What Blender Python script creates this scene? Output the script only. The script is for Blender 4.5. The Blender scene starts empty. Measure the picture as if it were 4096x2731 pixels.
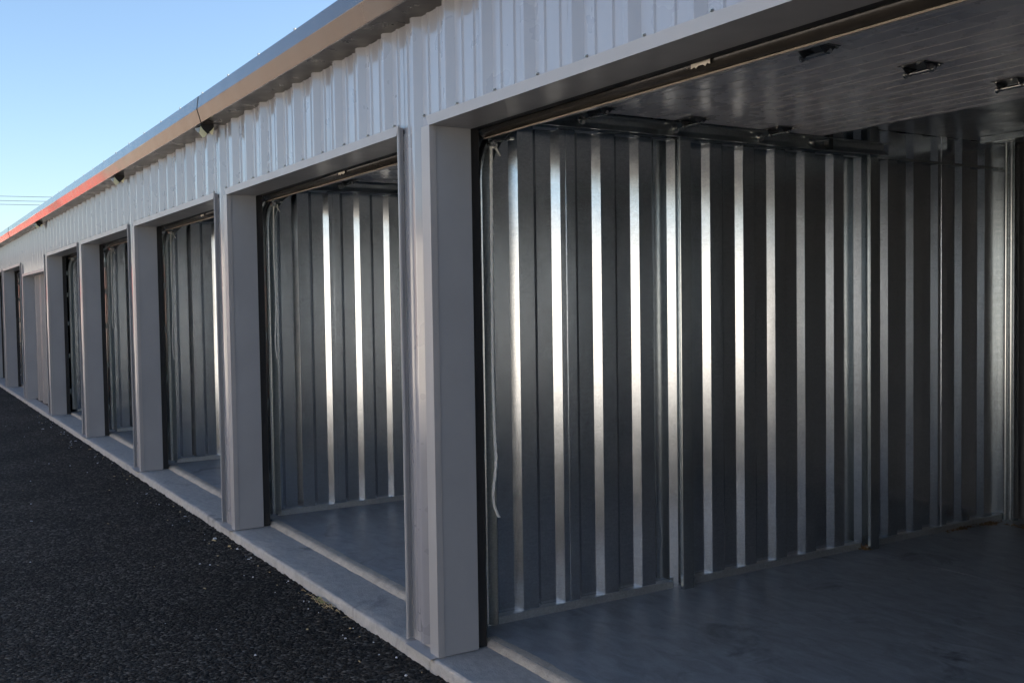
import bpy, math, random
from mathutils import Vector, Matrix, noise
random.seed(7)
R = math.radians
sc = bpy.context.scene
COL = sc.collection

# ---------------------------------------------------------------- camera
cam_d = bpy.data.cameras.new('camera')
cam = bpy.data.objects.new('camera', cam_d)
COL.objects.link(cam)
YAW, PITCH, ROLL = 1.0191, -0.0388, -0.0149
fw = Vector((-math.sin(YAW)*math.cos(PITCH), math.cos(YAW)*math.cos(PITCH), math.sin(PITCH)))
rt = Vector((math.cos(YAW), math.sin(YAW), 0))
up = rt.cross(fw)
rt2 = rt*math.cos(ROLL) + up*math.sin(ROLL)
up2 = up*math.cos(ROLL) - rt*math.sin(ROLL)
m = Matrix((rt2, up2, -fw)).transposed().to_4x4()
m.translation = Vector((3.9195, -2.0107, 1.5564))
cam.matrix_world = m
cam_d.sensor_width = 36.0
cam_d.lens = 4061.7/4096*36
cam_d.clip_start = 0.05
cam_d.clip_end = 3000
sc.camera = cam

# ---------------------------------------------------------------- sky and sun
SUN_EL, SUN_AZ = R(25), R(8)          # azimuth from +Y, positive towards +X
world = bpy.data.worlds.new('World')
sc.world = world
world.use_nodes = True
wn = world.node_tree.nodes
sky = wn.new('ShaderNodeTexSky')
sky.sky_type = 'NISHITA'
sky.sun_disc = False
sky.sun_elevation = SUN_EL
sky.sun_rotation = SUN_AZ
sky.altitude = 200
sky.air_density = 1.0
sky.dust_density = 1.0
sky.ozone_density = 2.6
bg = wn['Background']
bg.inputs['Strength'].default_value = 0.072
world.node_tree.links.new(sky.outputs[0], bg.inputs['Color'])

sun_d = bpy.data.lights.new('sun', 'SUN')
sun_d.energy = 5.0
sun_d.angle = R(0.5)
sun_d.color = (1.0, 0.90, 0.78)
sun = bpy.data.objects.new('sun', sun_d)
COL.objects.link(sun)
to_sun = Vector((math.sin(SUN_AZ)*math.cos(SUN_EL), math.cos(SUN_AZ)*math.cos(SUN_EL), math.sin(SUN_EL)))
sun.rotation_euler = to_sun.to_track_quat('Z', 'Y').to_euler()
sun.location = to_sun*60

sc.view_settings.view_transform = 'Standard'
sc.view_settings.look = 'None'
sc.view_settings.exposure = 1.78
sc.view_settings.gamma = 1.0
sc.view_settings.use_curve_mapping = False
sc.render.engine = 'CYCLES'
sc.cycles.max_bounces = 10
sc.cycles.glossy_bounces = 8
sc.cycles.diffuse_bounces = 5

# ---------------------------------------------------------------- materials
def new_mat(name):
    mt = bpy.data.materials.new(name)
    mt.use_nodes = True
    nt = mt.node_tree
    return mt, nt, nt.nodes['Principled BSDF']

def tex_coord(nt, scale=(1, 1, 1), kind='Object'):
    tc = nt.nodes.new('ShaderNodeTexCoord')
    mp = nt.nodes.new('ShaderNodeMapping')
    mp.inputs['Scale'].default_value = scale
    nt.links.new(tc.outputs[kind], mp.inputs['Vector'])
    return mp.outputs['Vector']

def nz(nt, vec, scale, detail=4, rough=0.55, dist=0.0):
    n = nt.nodes.new('ShaderNodeTexNoise')
    n.inputs['Scale'].default_value = scale
    n.inputs['Detail'].default_value = detail
    n.inputs['Roughness'].default_value = rough
    n.inputs['Distortion'].default_value = dist
    nt.links.new(vec, n.inputs['Vector'])
    return n.outputs['Fac']

def ramp(nt, fac, stops):
    r = nt.nodes.new('ShaderNodeValToRGB')
    els = r.color_ramp.elements
    while len(els) < len(stops):
        els.new(0.5)
    for e, (p, c) in zip(els, stops):
        e.position = p
        e.color = (c[0], c[1], c[2], 1) if isinstance(c, tuple) else (c, c, c, 1)
    nt.links.new(fac, r.inputs['Fac'])
    return r.outputs['Color']

def mixc(nt, fac, a, b, mode='MIX'):
    mx = nt.nodes.new('ShaderNodeMix')
    mx.data_type = 'RGBA'
    mx.blend_type = mode
    for sock, v in ((mx.inputs[0], fac), (mx.inputs[6], a), (mx.inputs[7], b)):
        if isinstance(v, (int, float)):
            sock.default_value = v
        elif isinstance(v, tuple):
            sock.default_value = (*v, 1)
        else:
            nt.links.new(v, sock)
    return mx.outputs[2]

def bump(nt, h, strength, dist, bsdf, prev=None):
    b = nt.nodes.new('ShaderNodeBump')
    b.inputs['Strength'].default_value = strength
    b.inputs['Distance'].default_value = dist
    nt.links.new(h, b.inputs['Height'])
    if prev is not None:
        nt.links.new(prev, b.inputs['Normal'])
    nt.links.new(b.outputs['Normal'], bsdf.inputs['Normal'])
    return b.outputs['Normal']

def painted(name, col, rough=0.34, spec=0.5, grime=0.12, coat=0.0, coat_rough=0.1):
    mt, nt, b = new_mat(name)
    b.inputs['Coat Weight'].default_value = coat
    b.inputs['Coat Roughness'].default_value = coat_rough
    b.inputs['Coat IOR'].default_value = 1.5 if coat < 0.9 else 1.75
    v = tex_coord(nt)
    big = nz(nt, v, 1.7, 5, 0.6)
    dark = tuple(c*(1-grime) for c in col)
    c = mixc(nt, ramp(nt, big, [(0.35, 0.0), (0.7, 1.0)]), dark, col)
    fine = nz(nt, v, 420, 2, 0.5)
    c = mixc(nt, 0.05, c, ramp(nt, fine, [(0.25, tuple(x*0.55 for x in col)), (0.75, tuple(min(1, x*1.4) for x in col))]))
    nt.links.new(c, b.inputs['Base Color'])
    b.inputs['Specular IOR Level'].default_value = spec
    rr = ramp(nt, nz(nt, v, 6, 3), [(0.3, rough*0.85), (0.7, rough*1.2)])
    nt.links.new(rr, b.inputs['Roughness'])
    # slow waviness of rolled sheet
    wv = nz(nt, tex_coord(nt, (3.0, 3.0, 0.9)), 1.6, 2, 0.4)
    bump(nt, wv, 0.10, 0.05, b)
    return mt

def galvanised(name, col=(0.58, 0.625, 0.675), rough=0.18, wave=0.03):
    mt, nt, b = new_mat(name)
    v = tex_coord(nt)
    b.inputs['Metallic'].default_value = 0.93
    vo = nt.nodes.new('ShaderNodeTexVoronoi')
    vo.inputs['Scale'].default_value = 130
    nt.links.new(v, vo.inputs['Vector'])
    sp = ramp(nt, vo.outputs['Color'], [(0.1, 0.88), (0.9, 1.06)])
    big = ramp(nt, nz(nt, tex_coord(nt, (2, 2, 0.35)), 2.2, 5, 0.6), [(0.3, 0.90), (0.7, 1.04)])
    streak = ramp(nt, nz(nt, tex_coord(nt, (5, 5, 220)), 3.0, 3, 0.6), [(0.3, 0.86), (0.7, 1.06)])
    c = mixc(nt, 1.0, sp, big, 'MULTIPLY')
    c = mixc(nt, 1.0, c, streak, 'MULTIPLY')
    c = mixc(nt, 1.0, col, c, 'MULTIPLY')
    nt.links.new(c, b.inputs['Base Color'])
    rr = ramp(nt, nz(nt, v, 9, 4, 0.6), [(0.3, rough*0.92), (0.7, rough*1.1)])
    nt.links.new(rr, b.inputs['Roughness'])
    n1 = bump(nt, nz(nt, tex_coord(nt, (2.6, 2.6, 0.55)), 2.0, 2, 0.4), wave, 0.05, b)
    bump(nt, nz(nt, tex_coord(nt, (6, 6, 260)), 3.0, 2, 0.5), 0.02, 0.002, b, n1)
    return mt

def plain(name, col, rough=0.5, metal=0.0, spec=0.5):
    mt, nt, b = new_mat(name)
    v = tex_coord(nt)
    f = nz(nt, v, 14, 5, 0.6)
    c = mixc(nt, ramp(nt, f, [(0.3, 0.0), (0.7, 1.0)]), tuple(x*0.78 for x in col), col)
    nt.links.new(c, b.inputs['Base Color'])
    b.inputs['Metallic'].default_value = metal
    b.inputs['Roughness'].default_value = rough
    b.inputs['Specular IOR Level'].default_value = spec
    return mt

def concrete(name, lo, hi, rough, scale, streak=(1, 1, 1), stain=None, bstr=0.25):
    mt, nt, b = new_mat(name)
    v = tex_coord(nt, streak)
    a = nz(nt, v, scale, 8, 0.62, 0.6)
    c = ramp(nt, a, [(0.30, lo), (0.5, tuple((x+y)/2 for x, y in zip(lo, hi))), (0.72, hi)])
    v2 = tex_coord(nt)
    pit = nz(nt, v2, 95, 4, 0.7)
    c = mixc(nt, ramp(nt, pit, [(0.28, 0.55), (0.40, 0.0)]), c, tuple(x*0.45 for x in lo))
    gr = nz(nt, v2, 330, 2, 0.6)
    c = mixc(nt, 0.30, c, ramp(nt, gr, [(0.3, lo), (0.7, hi)]))
    if stain:
        st = nz(nt, tex_coord(nt, (1, 1, 1)), stain[0], 6, 0.65, 0.8)
        c = mixc(nt, ramp(nt, st, [(stain[2], 0.0), (stain[2]+0.14, 1.0)]), c, stain[1])
    nt.links.new(c, b.inputs['Base Color'])
    rr = ramp(nt, a, [(0.3, rough*0.8), (0.7, min(1, rough*1.15))])
    nt.links.new(rr, b.inputs['Roughness'])
    n1 = bump(nt, pit, bstr, 0.004, b)
    bump(nt, gr, bstr*0.6, 0.002, b, n1)
    return mt

M = {}
M['wall'] = painted('ash_grey_wall_paint', (0.305, 0.305, 0.335), 0.30, 0.5, 0.08, 1.0, 0.09)
M['trim'] = painted('ash_grey_trim_paint', (0.355, 0.35, 0.36), 0.34, 0.5)
M['jamb'] = painted('grey_jamb_paint', (0.315, 0.325, 0.35), 0.42, 0.45)
M['closed'] = painted('dull_grey_door_paint', (0.20, 0.20, 0.21), 0.45, 0.4)
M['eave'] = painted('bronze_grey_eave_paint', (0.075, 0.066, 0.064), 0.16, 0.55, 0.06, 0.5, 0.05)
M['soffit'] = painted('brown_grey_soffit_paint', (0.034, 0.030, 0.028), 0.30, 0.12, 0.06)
M['galv'] = galvanised('galvanised_sheet')
M['galv_post'] = galvanised('galvanised_post', (0.50, 0.54, 0.56), 0.20, 0.05)
M['galv_base'] = galvanised('galvanised_base_angle', (0.62, 0.66, 0.68), 0.5, 0.02)
M['galv_track'] = galvanised('galvanised_track', (0.52, 0.56, 0.58), 0.30, 0.03)
M['dark_steel'] = plain('black_steel_with_shade', (0.018, 0.017, 0.018), 0.55)  # near-black steel paint with the recess shadow put into the colour
M['primer'] = plain('dark_primed_steel', (0.11, 0.108, 0.11), 0.45)
M['rubber'] = plain('bronze_black_rubber_seal', (0.030, 0.026, 0.022), 0.25, 0.0, 0.6)
M['retainer'] = plain('tan_retainer_strip', (0.36, 0.30, 0.245), 0.35)
M['door'] = painted('door_inner_paint', (0.80, 0.765, 0.775), 0.27, 0.7)
M['door_ridge'] = painted('door_ridge_paint', (0.72, 0.68, 0.64), 0.4, 0.5)
M['hinge'] = plain('oiled_steel', (0.16, 0.16, 0.165), 0.32, 0.9)
M['roller'] = plain('bright_zinc', (0.62, 0.62, 0.60), 0.25, 1.0)
M['plate'] = plain('brass_zinc_plate', (0.70, 0.64, 0.56), 0.5, 0.0)
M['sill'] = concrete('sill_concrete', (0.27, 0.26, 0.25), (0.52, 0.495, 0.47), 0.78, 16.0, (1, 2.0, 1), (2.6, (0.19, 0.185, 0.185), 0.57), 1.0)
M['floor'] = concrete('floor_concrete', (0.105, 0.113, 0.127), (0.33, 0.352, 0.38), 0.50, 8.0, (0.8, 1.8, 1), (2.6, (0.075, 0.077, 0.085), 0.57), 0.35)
M['lip'] = concrete('lip_concrete', (0.28, 0.25, 0.215), (0.52, 0.47, 0.41), 0.85, 14.0, (1, 1, 1), None, 0.9)
M['rope'] = plain('white_nylon_rope', (0.85, 0.83, 0.78), 0.7)
M['cream'] = plain('cream_reflector', (0.80, 0.76, 0.50), 0.35)
M['black'] = plain('black_lamp_housing', (0.012, 0.011, 0.010), 0.6)
M['glass'] = plain('lamp_glass', (0.55, 0.62, 0.68), 0.1)
M['roof'] = galvanised('roof_sheet', (0.40, 0.41, 0.43), 0.38, 0.2)
M['tan'] = painted('tan_wall_paint', (0.165, 0.118, 0.088), 0.5, 0.4)
M['cream_wall'] = painted('cream_wall_paint', (0.70, 0.66, 0.60), 0.5, 0.4)
M['brown'] = plain('brown_door_paint', (0.12, 0.08, 0.058), 0.5)
M['red'] = plain('red_door_paint', (0.42, 0.035, 0.026), 0.5)
M['gravel'] = concrete('pale_gravel', (0.42, 0.39, 0.35), (0.62, 0.58, 0.52), 0.95, 3.0, (1, 1, 1), None, 0.6)
M['leaf'] = plain('dry_leaf', (0.22, 0.13, 0.06), 0.8)
M['straw'] = plain('dry_straw', (0.50, 0.38, 0.20), 0.8)
M['green'] = plain('green_blade', (0.10, 0.30, 0.04), 0.7)
M['chip'] = plain('pale_chip', (0.62, 0.63, 0.66), 0.7)
M['wire'] = plain('black_wire', (0.03, 0.03, 0.035), 0.6)
M['wood'] = plain('weathered_pole_wood', (0.16, 0.12, 0.09), 0.9)
M['bolt'] = plain('zinc_screw', (0.45, 0.45, 0.43), 0.35, 0.8)

def asphalt_mat():
    mt, nt, b = new_mat('dark_asphalt')
    v = tex_coord(nt)
    vo = nt.nodes.new('ShaderNodeTexVoronoi')
    vo.inputs['Scale'].default_value = 62
    nt.links.new(v, vo.inputs['Vector'])
    vo2 = nt.nodes.new('ShaderNodeTexVoronoi')
    vo2.inputs['Scale'].default_value = 150
    nt.links.new(v, vo2.inputs['Vector'])
    tone = ramp(nt, vo.outputs['Color'], [(0.15, (0.014, 0.0112, 0.009)), (0.65, (0.044, 0.037, 0.031)), (0.95, (0.17, 0.15, 0.125))])
    big = ramp(nt, nz(nt, v, 0.9, 5, 0.6), [(0.3, 0.65), (0.7, 1.5)])
    c = mixc(nt, 1.0, tone, big, 'MULTIPLY')
    spk = ramp(nt, nz(nt, v, 60, 2, 0.5), [(0.735, 0.0), (0.76, 1.0)])
    c = mixc(nt, spk, c, (0.16, 0.145, 0.12))
    nt.links.new(c, b.inputs['Base Color'])
    b.inputs['Roughness'].default_value = 0.8
    b.inputs['Specular IOR Level'].default_value = 0.18
    n1 = bump(nt, vo.outputs['Distance'], 1.0, 0.022, b)
    n1.node.invert = True
    n2 = bump(nt, vo2.outputs['Distance'], 0.6, 0.005, b, n1)
    n2.node.invert = True
    bump(nt, nz(nt, v, 22, 4, 0.65), 0.8, 0.04, b, n2)
    return mt
M['asphalt'] = asphalt_mat()

# ---------------------------------------------------------------- helpers
def obj(name, verts, faces, mat, parent=None, smooth=False, loc=None):
    me = bpy.data.meshes.new(name)
    me.from_pydata([tuple(v) for v in verts], [], faces)
    me.materials.append(M[mat])
    me.update()
    if smooth:
        for p in me.polygons:
            p.use_smooth = True
    o = bpy.data.objects.new(name, me)
    COL.objects.link(o)
    if parent:
        o.parent = parent
    if loc:
        o.location = loc
    return o

def inst(name, me, parent, loc=(0, 0, 0), rot=(0, 0, 0), scale=(1, 1, 1)):
    o = bpy.data.objects.new(name, me)
    COL.objects.link(o)
    o.parent = parent
    o.location = loc
    o.rotation_euler = rot
    o.scale = scale
    return o

def empty(name, loc=(0, 0, 0), parent=None):
    o = bpy.data.objects.new(name, None)
    COL.objects.link(o)
    o.location = loc
    o.empty_display_size = 0.2
    if parent:
        o.parent = parent
    return o

def tag(o, label=None, cat=None, group=None, kind=None):
    if label: o['label'] = label
    if cat: o['category'] = cat
    if group: o['group'] = group
    if kind: o['kind'] = kind
    return o

class MB:
    def __init__(s):
        s.v, s.f = [], []
    def box(s, x0, x1, y0, y1, z0, z1):
        b = len(s.v)
        s.v += [(x, y, z) for z in (z0, z1) for y in (y0, y1) for x in (x0, x1)]
        s.f += [tuple(b+i for i in q) for q in ((0, 2, 3, 1), (4, 5, 7, 6), (0, 1, 5, 4), (2, 6, 7, 3), (0, 4, 6, 2), (1, 3, 7, 5))]
        return s
    def strip(s, prof, ext, axis, flip=False):
        """profile (open list of 2D points) extruded along axis over the list of positions ext"""
        b = len(s.v)
        n = len(prof)
        for e in ext:
            for p in prof:
                s.v.append(P3(p, e, axis))
        for i in range(len(ext)-1):
            for j in range(n-1):
                q = (b+i*n+j, b+i*n+j+1, b+(i+1)*n+j+1, b+(i+1)*n+j)
                s.f.append(q[::-1] if flip else q)
        return s
    def solid(s, prof, e0, e1, axis):
        """closed profile extruded between e0 and e1 with end caps"""
        b = len(s.v)
        n = len(prof)
        for e in (e0, e1):
            for p in prof:
                s.v.append(P3(p, e, axis))
        for j in range(n):
            k = (j+1) % n
            s.f.append((b+j, b+k, b+n+k, b+n+j))
        s.f.append(tuple(b+j for j in range(n))[::-1])
        s.f.append(tuple(b+n+j for j in range(n)))
        return s
    def cyl(s, a, b_, r, seg=12, r2=None):
        a, c = Vector(a), Vector(b_)
        d = (c-a).normalized()
        u = d.orthogonal().normalized()
        w = d.cross(u)
        b = len(s.v)
        r2 = r if r2 is None else r2
        for p, rr in ((a, r), (c, r2)):
            for i in range(seg):
                t = 2*math.pi*i/seg
                s.v.append(tuple(p+u*rr*math.cos(t)+w*rr*math.sin(t)))
        for i in range(seg):
            j = (i+1) % seg
            s.f.append((b+i, b+j, b+seg+j, b+seg+i))
        s.f.append(tuple(b+i for i in range(seg))[::-1])
        s.f.append(tuple(b+seg+i for i in range(seg)))
        return s
    def tube(s, pts, r, seg=8):
        pts = [Vector(p) for p in pts]
        b = len(s.v)
        for i, p in enumerate(pts):
            d = (pts[min(i+1, len(pts)-1)]-pts[max(i-1, 0)]).normalized()
            u = d.cross(Vector((0.31, 0.9, 0.3))).normalized()
            w = d.cross(u)
            rr = r[i] if isinstance(r, list) else r
            for k in range(seg):
                t = 2*math.pi*k/seg
                s.v.append(tuple(p+u*rr*math.cos(t)+w*rr*math.sin(t)))
        for i in range(len(pts)-1):
            for k in range(seg):
                j = (k+1) % seg
                s.f.append((b+i*seg+k, b+i*seg+j, b+(i+1)*seg+j, b+(i+1)*seg+k))
        s.f.append(tuple(b+k for k in range(seg))[::-1])
        s.f.append(tuple(b+(len(pts)-1)*seg+k for k in range(seg)))
        return s
    def build(s, name, mat, parent=None, smooth=False, loc=None):
        return obj(name, s.v, s.f, mat, parent, smooth, loc)

def P3(p, e, axis):
    if axis == 'X': return (e, p[0], p[1])
    if axis == 'Y': return (p[0], e, p[1])
    return (p[0], p[1], e)

def thick(prof, t):
    """closed polygon: open polyline prof offset by t to its left side"""
    out = []
    n = len(prof)
    for i in range(n):
        nr = []
        for a, b in ((i-1, i), (i, i+1)):
            if 0 <= a and b < n:
                dx, dy = prof[b][0]-prof[a][0], prof[b][1]-prof[a][1]
                l = math.hypot(dx, dy)
                nr.append((-dy/l, dx/l))
        sx, sy = sum(q[0] for q in nr), sum(q[1] for q in nr)
        l = math.hypot(sx, sy)
        sx, sy = sx/l, sy/l
        k = t/max(0.35, sx*nr[0][0]+sy*nr[0][1])
        out.append((prof[i][0]+sx*k, prof[i][1]+sy*k))
    return list(prof)+out[::-1]

def lerp_profile(pts, lo, hi):
    """clip a polyline with increasing first coordinate to [lo, hi]"""
    def at(x):
        for (a, b), (c, d) in zip(pts, pts[1:]):
            if a <= x <= c:
                return b+(d-b)*(x-a)/max(1e-9, c-a)
        return pts[-1][1]
    return [(lo, at(lo))]+[p for p in pts if lo+1e-4 < p[0] < hi-1e-4]+[(hi, at(hi))]

# ---------------------------------------------------------------- layout (metres, z = 0 on the sill top)
XL = [0.0, -3.05, -6.10, -9.15, -12.20, -15.36, -18.66, -21.8, -24.9, -28.0]     # left jamb of each bay
PW = 0.322                                                                    # pier width
HZ = 2.319                                                                    # head of the openings
JD = 0.2056                                                                   # reveal depth
ASPH = -0.060
FL = 0.025
XR = 9.15
XEND = -31.2
BACK = 4.52
XR_OF = {i: (XL[i-1]-PW if i else 2.728) for i in range(len(XL))}

# ---------------------------------------------------------------- ground
g = MB()
g.v = [(-400, -400, ASPH-0.012), (400, -400, ASPH-0.012), (400, 400, ASPH-0.012), (-400, 400, ASPH-0.012)]
g.f = [(0, 1, 2, 3)]
tag(g.build('ground', 'gravel'), kind='structure')

def asphalt():
    xs = []
    x = -32.0
    while x < 4.6:
        xs.append(x)
        x += 0.10 if x < -12 else 0.035 if x < -5 else 0.018
    xs += [4.6, 6, 10, 30]
    xs = [-120, -60] + xs
    ys = [-5.8, -5, -4, -3, -2.4, -2.0, -1.7, -1.4, -1.2, -1.0, -0.8, -0.65, -0.5, -0.4, -0.32, -0.25, -0.2, -0.16, -0.125, -0.10, -0.08, -0.065, -0.05, -0.036, -0.022, -0.005, 0.02]
    v, f = [], []
    for y in ys:
        for x in xs:
            e = max(0.0, 1-abs(y+0.02)/0.35)
            h = 0.003*noise.noise((x*3, y*3, 0)) + e*(0.010*noise.noise((x*9, y*12, 3)) + 0.010*noise.noise((x*34, y*40, 7)))
            v.append((x, y, ASPH+h))
    n = len(xs)
    for i in range(len(ys)-1):
        for j in range(n-1):
            f.append((i*n+j, i*n+j+1, (i+1)*n+j+1, (i+1)*n+j))
    return tag(obj('asphalt_drive', v, f, 'asphalt', None, True), kind='structure')
asphalt()

# concrete sill: one casting per bay, rounded nose, rough lip up to the floor
sill = tag(empty('concrete_sill', (0, 0, 0)), kind='structure')
def sill_section(x0, x1):
    prof = [(-0.022, -0.16), (-0.021, -0.018)]
    for k in range(6):
        t = k/5*math.pi/2
        prof.append((-0.004-0.016*math.cos(t), -0.014+0.014*math.sin(t)))
    prof += [(0.07, 0.0005), (0.15, -0.0005), (0.262, 0.0)]
    n = max(2, int((x1-x0)/0.03))
    v, f = [], []
    for i in range(n+1):
        x = x0+(x1-x0)*i/n
        for j, (y, z) in enumerate(prof):
            w = 0.004*noise.noise((x*1.3, 0, 1)) + 0.0016*noise.noise((x*5, 0.3, 2)) + 0.0007*noise.noise((x*26, j*0.9, 4))
            k = 1.0 if 1 <= j <= 8 else 0.0
            v.append((x, y+w*k, z+0.0022*noise.noise((x*6, j*0.8, 9))*(1 if j > 2 else 0)))
    m_ = len(prof)
    for i in range(n):
        for j in range(m_-1):
            f.append((i*m_+j, (i+1)*m_+j, (i+1)*m_+j+1, i*m_+j+1))
    f.append(tuple(range(m_)))
    f.append(tuple(n*m_+j for j in range(m_))[::-1])
    return obj('sill_section', v, f, 'sill', sill, True)
bx = [XR, 6.1, 3.0] + [x-0.05 for x in XL] + [XEND]
for a, b in zip(bx, bx[1:]):
    sill_section(b+0.0025, a-0.0025)

def lip_strip(x0, x1):
    n = int((x1-x0)/0.025)
    prof = [(0.252, -0.004), (0.262, 0.006), (0.272, 0.017), (0.283, FL-0.001), (0.302, FL+0.0012), (0.330, FL+0.001)]
    v, f = [], []
    for i in range(n+1):
        x = x0+(x1-x0)*i/n
        for j, (y, z) in enumerate(prof):
            a = 0.006*noise.noise((x*2.2, 5, 0))+0.005*noise.noise((x*14, j*0.7, 3))+0.003*noise.noise((x*45, j*2.0, 6))
            v.append((x, y+(a if j < 5 else a*1.5), z+(0.002*noise.noise((x*25, j, 8)) if j < 4 else 0)))
    m_ = len(prof)
    for i in range(n):
        for j in range(m_-1):
            f.append((i*m_+j, (i+1)*m_+j, (i+1)*m_+j+1, i*m_+j+1))
    return obj('lip', v, f, 'lip', sill, True)
for i in range(len(XL)):
    lip_strip(XL[i]-0.06, XR_OF[i]+0.06)

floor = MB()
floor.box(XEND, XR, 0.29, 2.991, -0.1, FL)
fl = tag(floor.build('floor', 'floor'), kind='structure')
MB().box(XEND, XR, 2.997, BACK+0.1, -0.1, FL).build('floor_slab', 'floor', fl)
MB().box(XEND, XR, 2.9905, 2.9975, -0.09, FL-0.0025).build('joint_filler', 'lip', fl)

# ---------------------------------------------------------------- the storage building
bld = empty('storage_building', (0, 0, 0))
tag(bld, 'long low grey corrugated metal storage building with a row of open bays', 'building')

PAN, CREST = 0.036, 0.004
def ext_profile():
    pts = []
    c = 0.1385-0.305*108
    while c < 10:
        pts += [(c-0.040, PAN), (c-0.0130, CREST+0.001), (c-0.009, CREST), (c+0.009, CREST), (c+0.0130, CREST+0.001), (c+0.040, PAN)]
        for k in (0.104, 0.201):
            pts += [(c+k-0.016, PAN), (c+k-0.008, PAN-0.0065), (c+k+0.004, PAN-0.0065), (c+k+0.009, PAN)]
        c += 0.305
    return pts
EXT = ext_profile()

def wall_panel(x0, x1, z0, z1, dy=0.0):
    pr = [(x, y+dy) for x, y in lerp_profile(EXT, x0, x1)]
    n = max(1, int((z1-z0)/0.5))
    mb = MB()
    mb.strip(pr, [z0+(z1-z0)*i/n for i in range(n+1)], 'Z')
    return mb.build('wall_panel', 'wall', bld)

def pier(xl):
    """corrugated strip between two openings: xl is its right-hand edge"""
    wall_panel(xl-PW+0.006, xl-0.004, 0.022, 2.83)
    # right trim: broad flange and a short return into the opening
    MB().solid(thick([(xl-0.078, 0.004), (xl-0.078, 0.0), (xl, 0.0), (xl, 0.031)], 0.0016), 0.002, HZ+0.002, 'Z').build('corner_trim', 'trim', bld)
    # left trim: narrow bent flange with a loose wavy edge
    prof = [(xl-PW, 0.031), (xl-PW, 0.0), (xl-PW+0.018, -0.003), (xl-PW+0.0195, 0.005)]
    mb = MB()
    n = 46
    for i in range(n+1):
        z = 0.004+(HZ+0.036)*i/n
        for j, (x, y) in enumerate(prof):
            w = 0.004*noise.noise((xl*3, z*2.4, 1))+0.003*noise.noise((xl, z*7, 2))
            mb.v.append((x+(w*0.6 if j == 3 else 0), y-(max(0, w)*1.4 if j == 2 else 0), z))
    for i in range(n):
        for j in range(3):
            mb.f.append((i*4+j, i*4+j+1, (i+1)*4+j+1, (i+1)*4+j))
    mb.build('corner_trim', 'trim', bld)
    # reveals
    MB().box(xl-0.02, xl-0.003, 0.0315, JD, 0.003, HZ+0.01).build('jamb_panel', 'jamb', bld)
    MB().box(xl-PW+0.003, xl-PW+0.02, 0.0315, JD, 0.003, HZ+0.01).build('jamb_panel', 'jamb', bld)
    # steel column behind the reveal, its black also carrying the recess shadow
    MB().box(xl-PW+0.02, xl-0.022, JD+0.002, 0.258, 0.003, 2.86).build('frame_column', 'dark_steel', bld)
    # base flashing with a drip edge
    MB().solid([(-0.037, -0.006), (-0.036, 0.003), (0.028, 0.006), (0.028, 0.0045), (-0.034, 0.0012), (-0.0355, -0.007)], xl-0.268, xl-0.008, 'X').build('base_flashing', 'trim', bld)
    MB().box(xl-0.30, xl-0.02, 0.03, 0.031, 0.003, 0.05).build('base_closure', 'trim', bld)

def header(xa, xb, hz=HZ):
    n = 3
    seams = [xa-0.004 + (xb-xa+0.010)*k/n for k in range(n+1)]
    for k in range(n):
        wall_panel(seams[k]-0.006, seams[k+1]+0.006, hz+0.030, 2.83, -0.0012*((k % 2)+1))
    # head trim: front flange, underside, mitred ends
    p = MB()
    y0 = -0.0035
    L, Rr = xa-0.026, xb+0.022
    p.v = [(L, y0, hz+0.043), (Rr, y0, hz+0.043), (xb+0.0, y0, hz), (xa-0.0, y0, hz), (xa, JD, hz), (xb, JD, hz), (L, 0.012, hz+0.046), (Rr, 0.012, hz+0.046)]
    p.f = [(3, 2, 1, 0), (4, 5, 2, 3), (0, 1, 7, 6)]
    p.build('head_trim', 'trim', bld)
    MB().box(xa-0.002, xb+0.002, JD+0.002, 0.25, hz+0.002, 2.87).build('head_beam', 'dark_steel', bld)
    MB().box(xa-0.002, xb+0.002, 0.045, JD, hz+0.004, 2.80).build('head_light_block', 'primer', bld)  # unseen box added inside the front wall to block light

for i, xl in enumerate(XL):
    pier(xl)
    header(xl, XR_OF[i], 2.118 if i == 5 else HZ)
pier(3.05)
pier(6.10)
header(3.05, 5.778)
header(6.10, 8.828)
pier(9.15)

# eave trim in 6.3 m lengths (slightly overlapping joints), roof
EAVE = [(-0.122, 2.8156), (-0.130, 2.8150), (-0.1318, 2.8158), (-0.1565, 2.9035), (-0.1575, 2.906), (-0.1565, 2.9085), (-0.1445, 2.9925), (-0.1425, 2.9945), (-0.06, 2.999)]
def eave(x0, x1, d):
    pr = [(y-d, z-d*0.6) for y, z in EAVE]
    n = max(2, int((x1-x0)/0.35))
    mb = MB()
    m_ = len(pr)
    for i in range(n+1):
        x = x0+(x1-x0)*i/n
        for j, (y, z) in enumerate(pr):
            w = 0.0022*noise.noise((x*0.9, j*0.15, 3))
            mb.v.append((x, y+w*(1 if 0 < j < 8 else 0), z+w*0.5))
    for i in range(n):
        for j in range(m_-1):
            mb.f.append((i*m_+j, (i+1)*m_+j, (i+1)*m_+j+1, i*m_+j+1))
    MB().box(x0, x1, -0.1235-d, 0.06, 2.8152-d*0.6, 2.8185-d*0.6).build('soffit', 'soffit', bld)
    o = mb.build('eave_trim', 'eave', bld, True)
    for e in o.data.polygons:
        e.use_smooth = False
    return o
es = [XR, 3.13, -3.187, -9.511, -15.83, -22.15, XEND-0.15]
for k in range(len(es)-1):
    eave(es[k+1]-(0.03 if k % 2 == 0 else -0.004), es[k]+(0.03 if k % 2 == 0 else -0.004), 0.0030 if k % 2 == 0 else 0.0)

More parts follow.
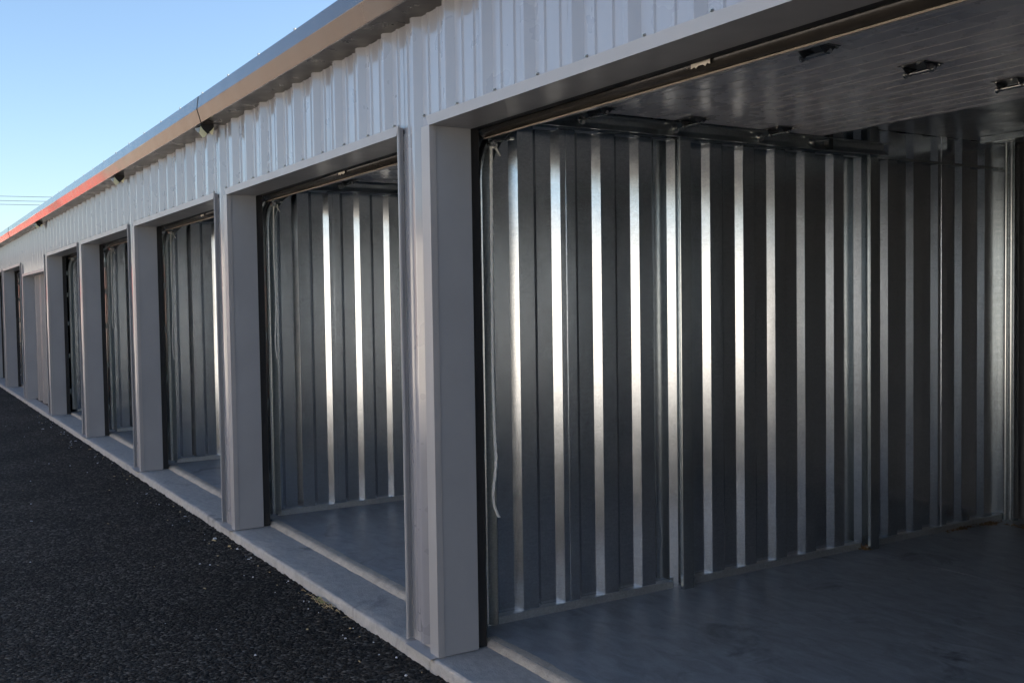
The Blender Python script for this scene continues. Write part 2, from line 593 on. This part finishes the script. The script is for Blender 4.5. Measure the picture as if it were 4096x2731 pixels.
def roof_sheet():
    pr = []
    x = XEND-0.15
    while x < XR:
        pr += [(x, 0), (x+0.275, 0), (x+0.285, 0.032), (x+0.295, 0.032), (x+0.305, 0)]
        x += 0.305
    mb = MB()
    n = len(pr)
    for y, z in ((-0.135, 2.966), (BACK+0.35, 3.10)):
        for px, pz in pr:
            mb.v.append((px, y, z+pz))
    for j in range(n-1):
        mb.f.append((j, j+1, n+j+1, n+j))
    return mb.build('roof', 'roof', bld)
rf = roof_sheet()
MB().strip([(BACK+0.06, 3.02), (0.03, 2.90)], [XEND, XR], 'X').build('roof_liner', 'roof', rf)
for y in (0.9, 2.35, 3.6):
    z = 2.90+0.12*(y-0.03)/4.5
    MB().solid(thick([(y-0.06, z-0.004), (y, z-0.004), (y, z-0.16), (y+0.06, z-0.16), (y+0.06, z-0.145)], 0.002), XEND, XR, 'X').build('purlin', 'galv_post', rf)
M['ceiling'] = galvanised('ceiling_sheet', (0.52, 0.53, 0.56), 0.34, 0.25)
for i, xl in enumerate(XL[:8]):
    x0, x1 = xl-0.205, XR_OF[i]+0.10
    xm = x0+(x1-x0)*0.35
    MB().box(x0, xm+0.03, 0.75, BACK-0.005, 2.572, 2.576).build('ceiling_sheet', 'ceiling', bld)
    MB().box(xm, x1, 0.75, BACK-0.005, 2.568, 2.5715).build('ceiling_sheet', 'ceiling', bld)
    MB().box(x0+0.11, x1, 4.02, 4.05, 2.53, 2.5675).build('ceiling_rail', 'galv_post', bld)
# back and end walls
def flat_profile(lo, hi, pitch, a, b, crest, pan, run, phase):
    pts = []
    c = phase - pitch*math.ceil((phase-lo)/pitch+1)
    while c < hi+pitch:
        pts += [(c-crest/2-run, b), (c-crest/2, a), (c+crest/2, a), (c+crest/2+run, b)]
        c += pitch
    return lerp_profile(pts, lo, hi)
PITCH_I = 0.2443
mb = MB()
for i, xl in enumerate([6.1, 3.05]+XL):
    lo = xl-0.20
    hi = lo+2.99
    pr = flat_profile(lo, hi, PITCH_I, BACK, BACK+0.03, 0.09, 0.084, 0.035, lo+0.2)
    MB().strip(pr, [FL, 2.99], 'Z', True).build('back_wall', 'primer', bld)
MB().box(XEND-0.05, XEND, 0.03, BACK+0.1, -0.05, 2.98).build('end_wall', 'wall', bld)
MB().box(XR, XR+0.05, 0.03, BACK+0.1, -0.05, 2.98).build('end_wall', 'wall', bld)
MB().box(XEND, XR, BACK+0.05, BACK+0.08, -0.05, 3.04).build('outer_back_wall', 'wall', bld)

# ---------------------------------------------------------------- partition walls (galvanised sheets, posts, girt, base angle)
CR0 = 0.619
def sheet_meshes():
    cuts = [(0.362, CR0+PITCH_I+0.012), (CR0+PITCH_I-0.010, CR0+7*PITCH_I+0.012), (CR0+7*PITCH_I-0.010, CR0+13*PITCH_I+0.012), (CR0+13*PITCH_I-0.010, BACK-0.01)]
    out = []
    for k, (a, b) in enumerate(cuts):
        base = flat_profile(0.3, 4.6, PITCH_I, 0.0, -0.030, 0.088, 0.084, 0.034, CR0)
        pr = lerp_profile(base, a, b)
        dx = 0.0028*(k % 2)
        # turned-back edge at the lap
        pr = [(dx+p[1], p[0]) for p in pr]
        pr = [(pr[0][0]-0.004, pr[0][1])]+pr+[(pr[-1][0]-0.004, pr[-1][1])]
        mb = MB()
        zs = [FL+0.004+(2.9)*i/6 for i in range(7)]
        mb.strip(pr, zs, 'Z', True)
        o = mb.build('wall_sheet', 'galv')
        out.append(o.data)
        bpy.data.objects.remove(o)
    return out
SHEETS = sheet_meshes()
def mesh_of(mb, name, mat, smooth=False):
    o = mb.build(name, mat, None, smooth)
    me = o.data
    bpy.data.objects.remove(o)
    return me
POST = mesh_of(MB().solid(thick([(-0.16, 0.076), (0.066, 0.076), (0.068, 0.074), (0.068, 0.002), (0.066, 0.0), (0.048, 0.0)], -0.0022), FL, 2.9, 'Z'), 'post', 'galv_post')
GIRT = mesh_of(MB().solid([(-0.05, 2.410), (0.012, 2.410), (0.012, 2.396), (0.0095, 2.396), (0.0095, 2.4072), (-0.05, 2.4072)], 0.384, BACK-0.04, 'Y'), 'girt', 'galv_post')
def base_angle_mesh(y0, y1):
    return mesh_of(MB().solid([(0.014, FL), (0.014, FL+0.036), (0.010, FL+0.038), (-0.055, FL+0.038), (-0.055, FL)], y0, y1, 'Y'), 'base_angle', 'galv_base')
BASES = [base_angle_mesh(0.384, 1.505), base_angle_mesh(1.612, 2.992), base_angle_mesh(3.102, 4.43)]
CORNER = mesh_of(MB().solid(thick([(-0.10, 4.440), (0.085, 4.440), (0.087, 4.442), (0.087, 4.50), (0.075, 4.50)], 0.0022), FL, 2.9, 'Z')
                 .cyl((0.035, 4.432, FL), (0.035, 4.432, 2.9), 0.013, 14).cyl((0.070, 4.434, FL), (0.070, 4.434, 2.9), 0.009, 12), 'corner_post', 'galv_post')
for xl in [6.1, 3.05]+XL:
    pw = empty('partition_wall', (xl-0.209, 0, 0), bld)
    for me in SHEETS:
        inst('wall_sheet', me, pw)
    for y in (1.53, 3.016):
        inst('post', POST, pw, (0, y, 0))
    inst('girt', GIRT, pw)
    for me in BASES:
        inst('base_angle', me, pw)
    inst('corner_post', CORNER, pw)

# ---------------------------------------------------------------- overhead doors
def section_mesh(length, name):
    """one door section lying flat: local y 0..length, inner face at z = 0 looking down, thickness upward"""
    W = 2.728+0.10
    mb = MB()
    mb.box(0, W, 0.002, length-0.002, 0.0, 0.044)
    me = mesh_of(mb, name, 'door')
    rd = MB()
    k = 0.045
    while k < length-0.02:
        rd.solid([(k-0.0018, 0.0005), (k-0.0012, -0.0010), (k+0.0012, -0.0010), (k+0.0018, 0.0005)], 0.004, W-0.004, 'X')
        k += 0.111
    return me, mesh_of(rd, 'pressed_line', 'door_ridge')

SECY = [(0.305, 2.292), (0.885, 2.462), (1.472, 2.462), (2.079, 2.462), (2.505, 2.462)]
SECM = []
for (a, za), (b, zb) in zip(SECY, SECY[1:]):
    L = math.hypot(b-a, zb-za)
    SECM.append(section_mesh(L, 'door_section')+(math.atan2(zb-za, b-a),))

def hinge_mesh():
    mb = MB()
    # folded leaf with two ears, barrel between them
    mb.box(-0.060, 0.062, -0.060, 0.060, -0.0035, -0.0015)
    mb.v += [(-0.052, -0.045, -0.003), (-0.052, 0.048, -0.003), (-0.052, 0.012, -0.036), (-0.052, -0.010, -0.036), (-0.049, -0.045, -0.003), (-0.049, 0.048, -0.003), (-0.049, 0.012, -0.036), (-0.049, -0.010, -0.036)]
    b = len(mb.v)-8
    mb.f += [(b, b+1, b+2, b+3), (b+7, b+6, b+5, b+4), (b, b+3, b+7, b+4), (b+1, b+5, b+6, b+2), (b+3, b+2, b+6, b+7)]
    mb.v += [(x+0.10, y, z) for x, y, z in mb.v[b:b+8]]
    c = b+8
    mb.f += [(c, c+1, c+2, c+3), (c+7, c+6, c+5, c+4), (c, c+3, c+7, c+4), (c+1, c+5, c+6, c+2), (c+3, c+2, c+6, c+7)]
    return mesh_of(mb, 'hinge', 'hinge')
HINGE = hinge_mesh()
BARREL = mesh_of(MB().cyl((-0.066, 0.0, -0.028), (0.066, 0.0, -0.028), 0.0085, 14).cyl((-0.070, 0.0, -0.028), (-0.062, 0.0, -0.028), 0.014, 14)
                 .cyl((-0.04, -0.05, -0.010), (-0.04, -0.05, -0.002), 0.007, 8).cyl((0.03, -0.05, -0.010), (0.03, -0.05, -0.002), 0.007, 8)
                 .cyl((0.0, 0.05, -0.010), (0.0, 0.05, -0.002), 0.007, 8).cyl((0.05, 0.05, -0.010), (0.05, 0.05, -0.002), 0.007, 8), 'hinge_pin', 'roller')
ROLLER = mesh_of(MB().cyl((-0.030, 0, 0), (0.10, 0, 0), 0.0055, 10).cyl((-0.036, 0, 0), (-0.016, 0, 0), 0.024, 20).cyl((-0.014, 0, 0), (-0.008, 0, 0), 0.015, 16), 'roller', 'roller')

def track_mesh():
    path = [(0.325, 0.060)]
    z = 0.3
    while z < 2.10:
        path.append((0.325, z)); z += 0.3
    path.append((0.325, 2.12))
    for k in range(1, 13):
        t = k/12*math.pi/2*0.985
        path.append((0.325+0.305*(1-math.cos(t)), 2.125+0.303*math.sin(t)))
    path += [(1.2, 2.431), (2.2, 2.433), (3.13, 2.436)]
    # C-section: s across the path (towards the room), x across the opening
    sec = [(0.022, -0.027), (0.016, -0.030), (-0.026, -0.030), (-0.030, -0.024), (-0.030, 0.002), (-0.027, 0.008), (0.006, 0.038), (0.012, 0.038)]
    sec = thick(sec, 0.002)
    mb = MB()
    n = len(sec)
    for i, (y, z) in enumerate(path):
        a, b = path[max(0, i-1)], path[min(len(path)-1, i+1)]
        d = Vector((0, b[0]-a[0], b[1]-a[1])).normalized()
        nrm = Vector((0, d.z, -d.y))
        for sx, ss in sec:
            mb.v.append((sx, y+nrm.y*ss, z+nrm.z*ss))
    for i in range(len(path)-1):
        for j in range(n):
            k = (j+1) % n
            mb.f.append((i*n+j, i*n+k, (i+1)*n+k, (i+1)*n+j))
    mb.f.append(tuple(range(n)))
    mb.f.append(tuple((len(path)-1)*n+j for j in range(n))[::-1])
    return mesh_of(mb, 'track', 'galv_track')
TRACK = track_mesh()
BRACKET = mesh_of(MB().box(-0.034, 0.075, -0.062, -0.058, -0.03, 0.03).box(-0.034, -0.031, -0.060, 0.02, -0.03, 0.03)
                  .cyl((0.02, -0.060, 0.012), (0.02, -0.069, 0.012), 0.007, 6).cyl((0.02, -0.060, -0.012), (0.02, -0.069, -0.012), 0.007, 6), 'track_bracket', 'galv_track')
HANGER = mesh_of(MB().solid(thick([(0.0, 0.0), (0.035, 0.0), (0.035, 0.035)], 0.003), -0.05, 0.118, 'Z'), 'track_hanger', 'hinge')
SEAL = mesh_of(MB().solid([(0.004, 0.000), (-0.010, 0.004), (-0.024, 0.018), (-0.031, 0.036), (-0.030, 0.062), (-0.020, 0.082), (0.004, 0.094)], 0.0, 2.828, 'X'), 'bottom_seal', 'rubber', True)
RETAIN = mesh_of(MB().solid([(0.010, -0.003), (-0.005, -0.003), (-0.007, 0.0), (-0.005, 0.003), (0.010, 0.001)], 0.0, 2.828, 'X'), 'seal_retainer', 'retainer')
PLATE = mesh_of(MB().solid([(-0.045, 0.0), (-0.03, 0.004), (-0.022, -0.003), (-0.012, 0.004), (0.012, 0.004), (0.022, -0.003), (0.03, 0.004), (0.045, 0.0), (0.045, 0.030), (-0.045, 0.030)], -0.002, 0.0, 'Y'), 'handle_plate', 'plate')
LEVER = mesh_of(MB().cyl((0, 0, 0), (0.16, 0.0, -0.010), 0.006, 10).box(0.145, 0.175, -0.012, 0.012, -0.016, -0.006).box(-0.03, 0.05, -0.02, 0.03, -0.004, 0.0)
                .cyl((-0.02, 0.0, -0.01), (0.012, 0.0, -0.01), 0.016, 14), 'bottom_bracket', 'roller')

def overhead_door(i, xl, xr):
    d = empty('overhead_door', (xl, 0, 0), bld)
    sx = (xr-xl+0.10)/2.828
    for (me, rd, ang), (y, z) in zip(SECM, SECY):
        inst('door_section', me, d, (-0.05, y, z), (ang, 0, 0), (sx, 1, 1))
        r_ = inst('pressed_line', rd, d, (-0.05, y, z), (ang, 0, 0), (sx, 1, 1))
        r_['kind'] = 'stuff'
    inst('bottom_seal', SEAL, d, (-0.05, 0.305, 2.292), (0.05, 0, 0), (sx, 1, 1))
    inst('seal_retainer', RETAIN, d, (-0.05, 0.300, 2.290), (0.2, 0, 0), (sx, 1, 1))
    inst('handle_plate', PLATE, d, ((xr-xl)/2+0.05, 0.266, 2.310), (0.0, 0, 0))
    mids = ((xr-xl)/2-0.02,)
    for (y, z) in SECY[1:4]:
        for x in (0.03,)+mids+((xr-xl)-0.03,):
            mir = -1 if x > 2 else 1
            inst('hinge', HINGE, d, (x, y, z-0.001), (0, 0, 0), (mir, 1, 1))
            inst('hinge_pin', BARREL, d, (x, y, z-0.001), (0, 0, 0), (mir, 1, 1))
        inst('roller', ROLLER, d, (-0.092, y, z-0.030))
        inst('roller', ROLLER, d, (xr-xl+0.092, y, z-0.030), (0, 0, 0), (-1, 1, 1))
    inst('roller', ROLLER, d, (-0.092, 2.487, 2.432))
    inst('bottom_bracket', LEVER, d, (-0.055, 0.345, 2.282))
    inst('track', TRACK, d, (-0.105, 0, 0))
    inst('track', TRACK, d, (xr-xl+0.105, 0, 0), (0, 0, 0), (-1, 1, 1))
    for z in (0.34, 0.86, 1.34, 1.76, 2.08):
        inst('track_bracket', BRACKET, d, (-0.105, 0.325, z))
    inst('track_hanger', HANGER, d, (-0.125, 2.60, 2.45))
    return d
for i in (0, 1, 2, 3, 4, 6, 7):
    overhead_door(i, XL[i], XR_OF[i])

# closed doors: bay 5 of the row (ribbed leaf set back in a lower opening) and the bays outside the frame
def closed_door(xa, xb, hz):
    d = empty('closed_door', (xa, 0, 0), bld)
    pr = flat_profile(0, xb-xa, 0.62, 0.150, 0.205, 0.20, 0.2, 0.10, 0.42)
    MB().strip(pr, [0.012, hz+0.02], 'Z').build('door_leaf', 'closed', d)
    MB().box(0.0, xb-xa, 0.148, 0.21, 0.001, 0.012).build('bottom_rail', 'dark_steel', d)
    return d
closed_door(XL[5]-0.003, XR_OF[5]+0.003, 2.118)
for i in (8, 9):
    closed_door(XL[i]-0.003, XR_OF[i]+0.003, HZ)
closed_door(3.047, 5.781, HZ)
closed_door(6.097, 8.831, HZ)

# screw heads along the head trim
scr = MB()
for c in range(-40, 24):
    x = 0.1385+0.305*c+0.055
    if x > 2.6 or x < -12: continue
    z = HZ+0.062
    scr.cyl((x, PAN, z), (x, PAN-0.006, z), 0.0070, 8).cyl((x, PAN-0.006, z), (x, PAN-0.011, z), 0.0045, 6)
for k in range(24):
    x = 2.4-0.61*k
    scr.cyl((x, -0.134, 2.990), (x, -0.134, 3.008), 0.008, 6)
s_ = scr.build('screw_heads', 'bolt', bld)
s_['kind'] = 'stuff'

# ---------------------------------------------------------------- ropes
def rope(pts, label, r=0.0055):
    P = []
    for a, b in zip(pts, pts[1:]):
        a, b = Vector(a), Vector(b)
        n = max(2, int((b-a).length/0.012))
        P += [a.lerp(b, k/n) for k in range(n)]
    P.append(Vector(pts[-1]))
    # smooth
    for _ in range(10):
        P = [P[0]]+[(P[k-1]+P[k]*2+P[k+1])/4 for k in range(1, len(P)-1)]+[P[-1]]
    o = empty('pull_rope', tuple(P[-1]))
    off = P[-1]
    for s in range(3):
        Q = []
        for k, p in enumerate(P):
            t = k*0.55+s*2*math.pi/3
            Q.append(p-off+Vector((math.cos(t), math.sin(t), 0))*r*0.55)
        MB().tube(Q, r*0.62, 6).build('strand', 'rope', o, True)
    k0 = P[0]-off
    kn = MB()
    kn.tube([k0+Vector((0.012*math.cos(t), 0.016*math.sin(t)+0.012, 0.010*math.sin(2*t)-0.006)) for t in [q*0.5 for q in range(26)]], r*0.75, 6)
    kn.tube([k0+Vector((0.0, 0.02, -0.008)), k0+Vector((0.006, 0.032, -0.03)), k0+Vector((0.004, 0.045, -0.048))], r*0.8, 6)
    kn.build('knot', 'rope', o, True)
    tag(o, label, 'rope', 'door pull ropes')
rope([(-0.062, 0.344, 2.268), (-0.058, 0.336, 1.79), (-0.060, 0.333, 1.22), (-0.062, 0.338, 0.95), (-0.062, 0.346, 0.83), (-0.062, 0.334, 0.74), (-0.062, 0.322, 0.675), (-0.062, 0.330, 0.61), (-0.055, 0.354, 0.571)],
     'white braided rope hanging from the nearest door, its frayed end near the floor', 0.0068)
for k, x, zb in ((1, -3.05, 1.18), (2, -6.10, 1.05), (3, -9.15, 1.3)):
    rope([(x-0.062, 0.350, 2.268), (x-0.058, 0.342, 1.9), (x-0.05, 0.348, 1.55), (x-0.055, 0.336, zb+0.1), (x-0.048, 0.345, zb)],
         ['', 'pale rope hanging along the door track in the second bay from the right',
          'pale rope hanging along the door track in the third bay from the right',
          'pale rope hanging along the door track in the fourth bay from the right'][k], 0.0045)

# ---------------------------------------------------------------- soffit lamps
def lamp(x, label):
    t = empty('soffit_lamp', (x, -0.052, 2.8145))
    def part(name, mat, yz, x0, x1):
        MB().solid([(y+0.052, z-2.8145) for y, z in yz], x0, x1, 'X').build(name, mat, t)
    part('housing', 'black', [(-0.127, 2.8140), (-0.04, 2.8140), (-0.038, 2.792), (-0.068, 2.752), (-0.092, 2.744), (-0.128, 2.793)], -0.070, 0.045)
    part('reflector_flap', 'cream', [(-0.130, 2.795), (-0.115, 2.772), (-0.088, 2.746), (-0.091, 2.738), (-0.105, 2.722), (-0.119, 2.718), (-0.132, 2.735), (-0.141, 2.749), (-0.134, 2.770)], 0.046, 0.052)
    part('reflector_flap', 'cream', [(-0.039, 2.792), (-0.043, 2.765), (-0.051, 2.740), (-0.071, 2.756), (-0.057, 2.770)], 0.046, 0.052)
    part('lamp_glass', 'glass', [(-0.165, 2.777), (-0.142, 2.750), (-0.134, 2.770), (-0.130, 2.789)], 0.030, 0.040)
    part('hood', 'black', [(-0.165, 2.779), (-0.125, 2.800), (-0.125, 2.806), (-0.167, 2.783)], -0.04, 0.048)
    tag(t, label, 'lamp', 'lamps under the eave')
lamp(-3.225, 'black lamp with cream reflector flaps under the eave, nearest of three')
lamp(-6.32, 'small black lamp with cream flaps under the eave, middle of three')
lamp(-12.25, 'tiny black lamp under the far end of the eave')

# ---------------------------------------------------------------- litter and leaves
def leaf_pile(x, y, n, sx, sy, label):
    mb = MB()
    for _ in range(n):
        px, py = random.gauss(0, sx), random.gauss(0, sy)
        h = random.uniform(0.001, 0.018)*max(0.2, 1-abs(px)/(3*sx))
        a, l, w = random.uniform(0, 6.3), random.uniform(0.008, 0.022), random.uniform(0.002, 0.007)
        c, s = math.cos(a), math.sin(a)
        b = len(mb.v)
        t = random.uniform(-0.006, 0.008)
        for u, v, dz in ((-l, 0, 0.0), (0, -w, t*0.5), (l, 0, t+0.001), (0, w, 0.003)):
            mb.v.append((px+u*c-v*s, py+u*s+v*c, max(0.0006, h+dz)))
        mb.f.append((b, b+1, b+2, b+3))
    o = mb.build('dry_leaf_pile', 'leaf', None, False, (x, y, FL))
    tag(o, label, 'leaves', 'dry leaf litter along the partition wall')
leaf_pile(-0.175, 3.00, 90, 0.022, 0.016, 'small brown dry leaf pile against the second wall post')
leaf_pile(-0.165, 3.94, 110, 0.012, 0.09, 'thin line of brown dry leaves along the rear of the ribbed wall')
leaf_pile(-0.150, 4.22, 90, 0.020, 0.05, 'brown dry leaf pile just in front of the back corner')
leaf_pile(0.02, 4.30, 90, 0.06, 0.03, 'brown dry leaves at the foot of the back wall')

clump = MB()
gr = MB()
for k in range(70):
    x, y = random.gauss(0, 0.10), random.gauss(0, 0.016)
    a, l = random.gauss(0, 0.6), random.uniform(0.012, 0.05)
    z = random.uniform(0.002, 0.014)
    p = [(x-l*math.cos(a), y-l*math.sin(a)*0.5, max(0.001, z-0.003)), (x, y, z+0.003), (x+l*math.cos(a), y+l*math.sin(a)*0.5, z)]
    (gr if k < 5 else clump).tube(p, 0.0011, 4)
c_ = clump.build('dry_grass_clump', 'straw', None, False, (-1.24, -0.058, ASPH+0.006))
tag(c_, 'little clump of yellow straw and grass at the kerb of the second bay', 'straw')
gr.build('green_blade', 'green', c_)

chips, bits = MB(), MB()
for k in range(190):
    x = random.uniform(-13, 0.9)
    y = -0.05-abs(random.gauss(0, 0.10)) if random.random() < 0.40 else -0.05-random.random()**1.2*2.2
    mb = chips if random.random() < 0.6 else bits
    s = random.uniform(0.0025, 0.0065)
    if random.random() < 0.06: s *= 1.7
    a = random.uniform(0, 3.1)
    st = random.choice((1, 1, 1.4, 3.5))
    c, sn = math.cos(a), math.sin(a)
    b = len(mb.v)
    z0 = ASPH+0.001
    for zz, q in ((z0, 1.0), (z0+s*0.9, 0.6)):
        for u, v in ((-1, -1), (1, -0.8), (0.9, 1), (-0.8, 0.9)):
            uu, vv = u*s*st*q, v*s*q*random.uniform(0.6, 1.1)
            mb.v.append((x+uu*c-vv*sn, y+uu*sn+vv*c, zz))
    mb.f += [tuple(b+i for i in q) for q in ((4, 5, 6, 7), (0, 1, 5, 4), (1, 2, 6, 5), (2, 3, 7, 6), (3, 0, 4, 7))]
tag(chips.build('pale_grit', 'chip'), 'pale specks of grit scattered on the black asphalt', 'grit', kind='stuff')
tag(bits.build('straw_bits', 'straw'), 'short bits of dry straw scattered on the black asphalt', 'straw', kind='stuff')

# ---------------------------------------------------------------- power lines far behind
C0 = Vector((3.9195, -2.0107, 0))
fd = Vector((-0.965, 0.262, 0)).normalized()
sd = Vector((0.262, 0.965, 0)).normalized()
def pole(p, label):
    t = empty('utility_pole', (p.x, p.y, ASPH))
    MB().cyl((0, 0, 0), (0, 0, 9.6), 0.15, 12, 0.11).build('shaft', 'wood', t, True)
    mb = MB()
    ca = Vector((sd.y, -sd.x, 0))
    q = ca*1.0
    mb.cyl((-q.x, -q.y, 8.55), (q.x, q.y, 8.55), 0.06, 6)
    mb.build('crossarm', 'wood', t)
    tag(t, label, 'pole', 'utility poles')
mid = C0+fd*66
pa, pb = mid-sd*34, mid+sd*30
pole(pa, 'wooden utility pole holding the wires, out past the far end of the building')
pole(pb, 'wooden utility pole hidden behind the building')
for k, (z, lb) in enumerate(((8.62, 'topmost of three thin power wires left of the roof'), (8.36, 'middle of three thin power wires left of the roof'), (8.14, 'lowest of three thin power wires left of the roof'))):
    pts = []
    for i in range(25):
        u = i/24
        p = pa.lerp(pb, u)
        pts.append((p.x, p.y, z-0.5*(1-(2*u-1)**2)*0.9))
    o = MB().tube(pts, 0.012, 5).build('power_wire', 'wire')
    tag(o, lb, 'wire', 'overhead power wires')

# ---------------------------------------------------------------- rows across the yard (behind the camera, seen in the metal)
def far_row(x0, x1, y, h, wall, door, label, dw=2.75):
    t = empty('storage_row', ((x0+x1)/2, y, ASPH))
    hx = (x1-x0)/2
    pr = []
    x = -hx
    while x < hx:
        pr += [(x, 0.0), (x+0.20, 0.0), (x+0.23, 0.03), (x+0.28, 0.03), (x+0.305, 0.0)]
        x += 0.305
    mb = MB()
    mb.strip(pr, [0.0, h], 'Z', True)
    mb.box(-hx, hx, -6.0, -0.01, 0.0, h)
    mb.build('wall', wall, t)
    MB().solid([(-6.2, h+0.45), (0.25, h), (0.25, h+0.2), (-6.2, h+0.65)], -hx-0.2, hx+0.2, 'X').build('roof', 'eave', t)
    x = -hx+0.4
    while x+dw < hx:
        MB().box(x, x+dw, 0.035, 0.07, 0.0, 2.4).build('door', door, t)
        x += dw+0.35
    tag(t, label, 'building')
far_row(-17.5, 34, -11.0, 2.9, 'cream_wall', 'cream_wall', 'cream storage row across the yard, mirrored as bright bands in the ribbed wall')
far_row(-57, -19, -11.0, 5.2, 'tan', 'brown', 'brown storage row across the yard, mirrored in the nearer eave trim')
far_row(-78, -60, -11.5, 4.2, 'red', 'brown', 'red storage row farther along the yard, mirrored in the eave')
far_row(-125, -82, -11.5, 4.0, 'red', 'cream_wall', 'red storage row with pale doors at the far end of the yard')
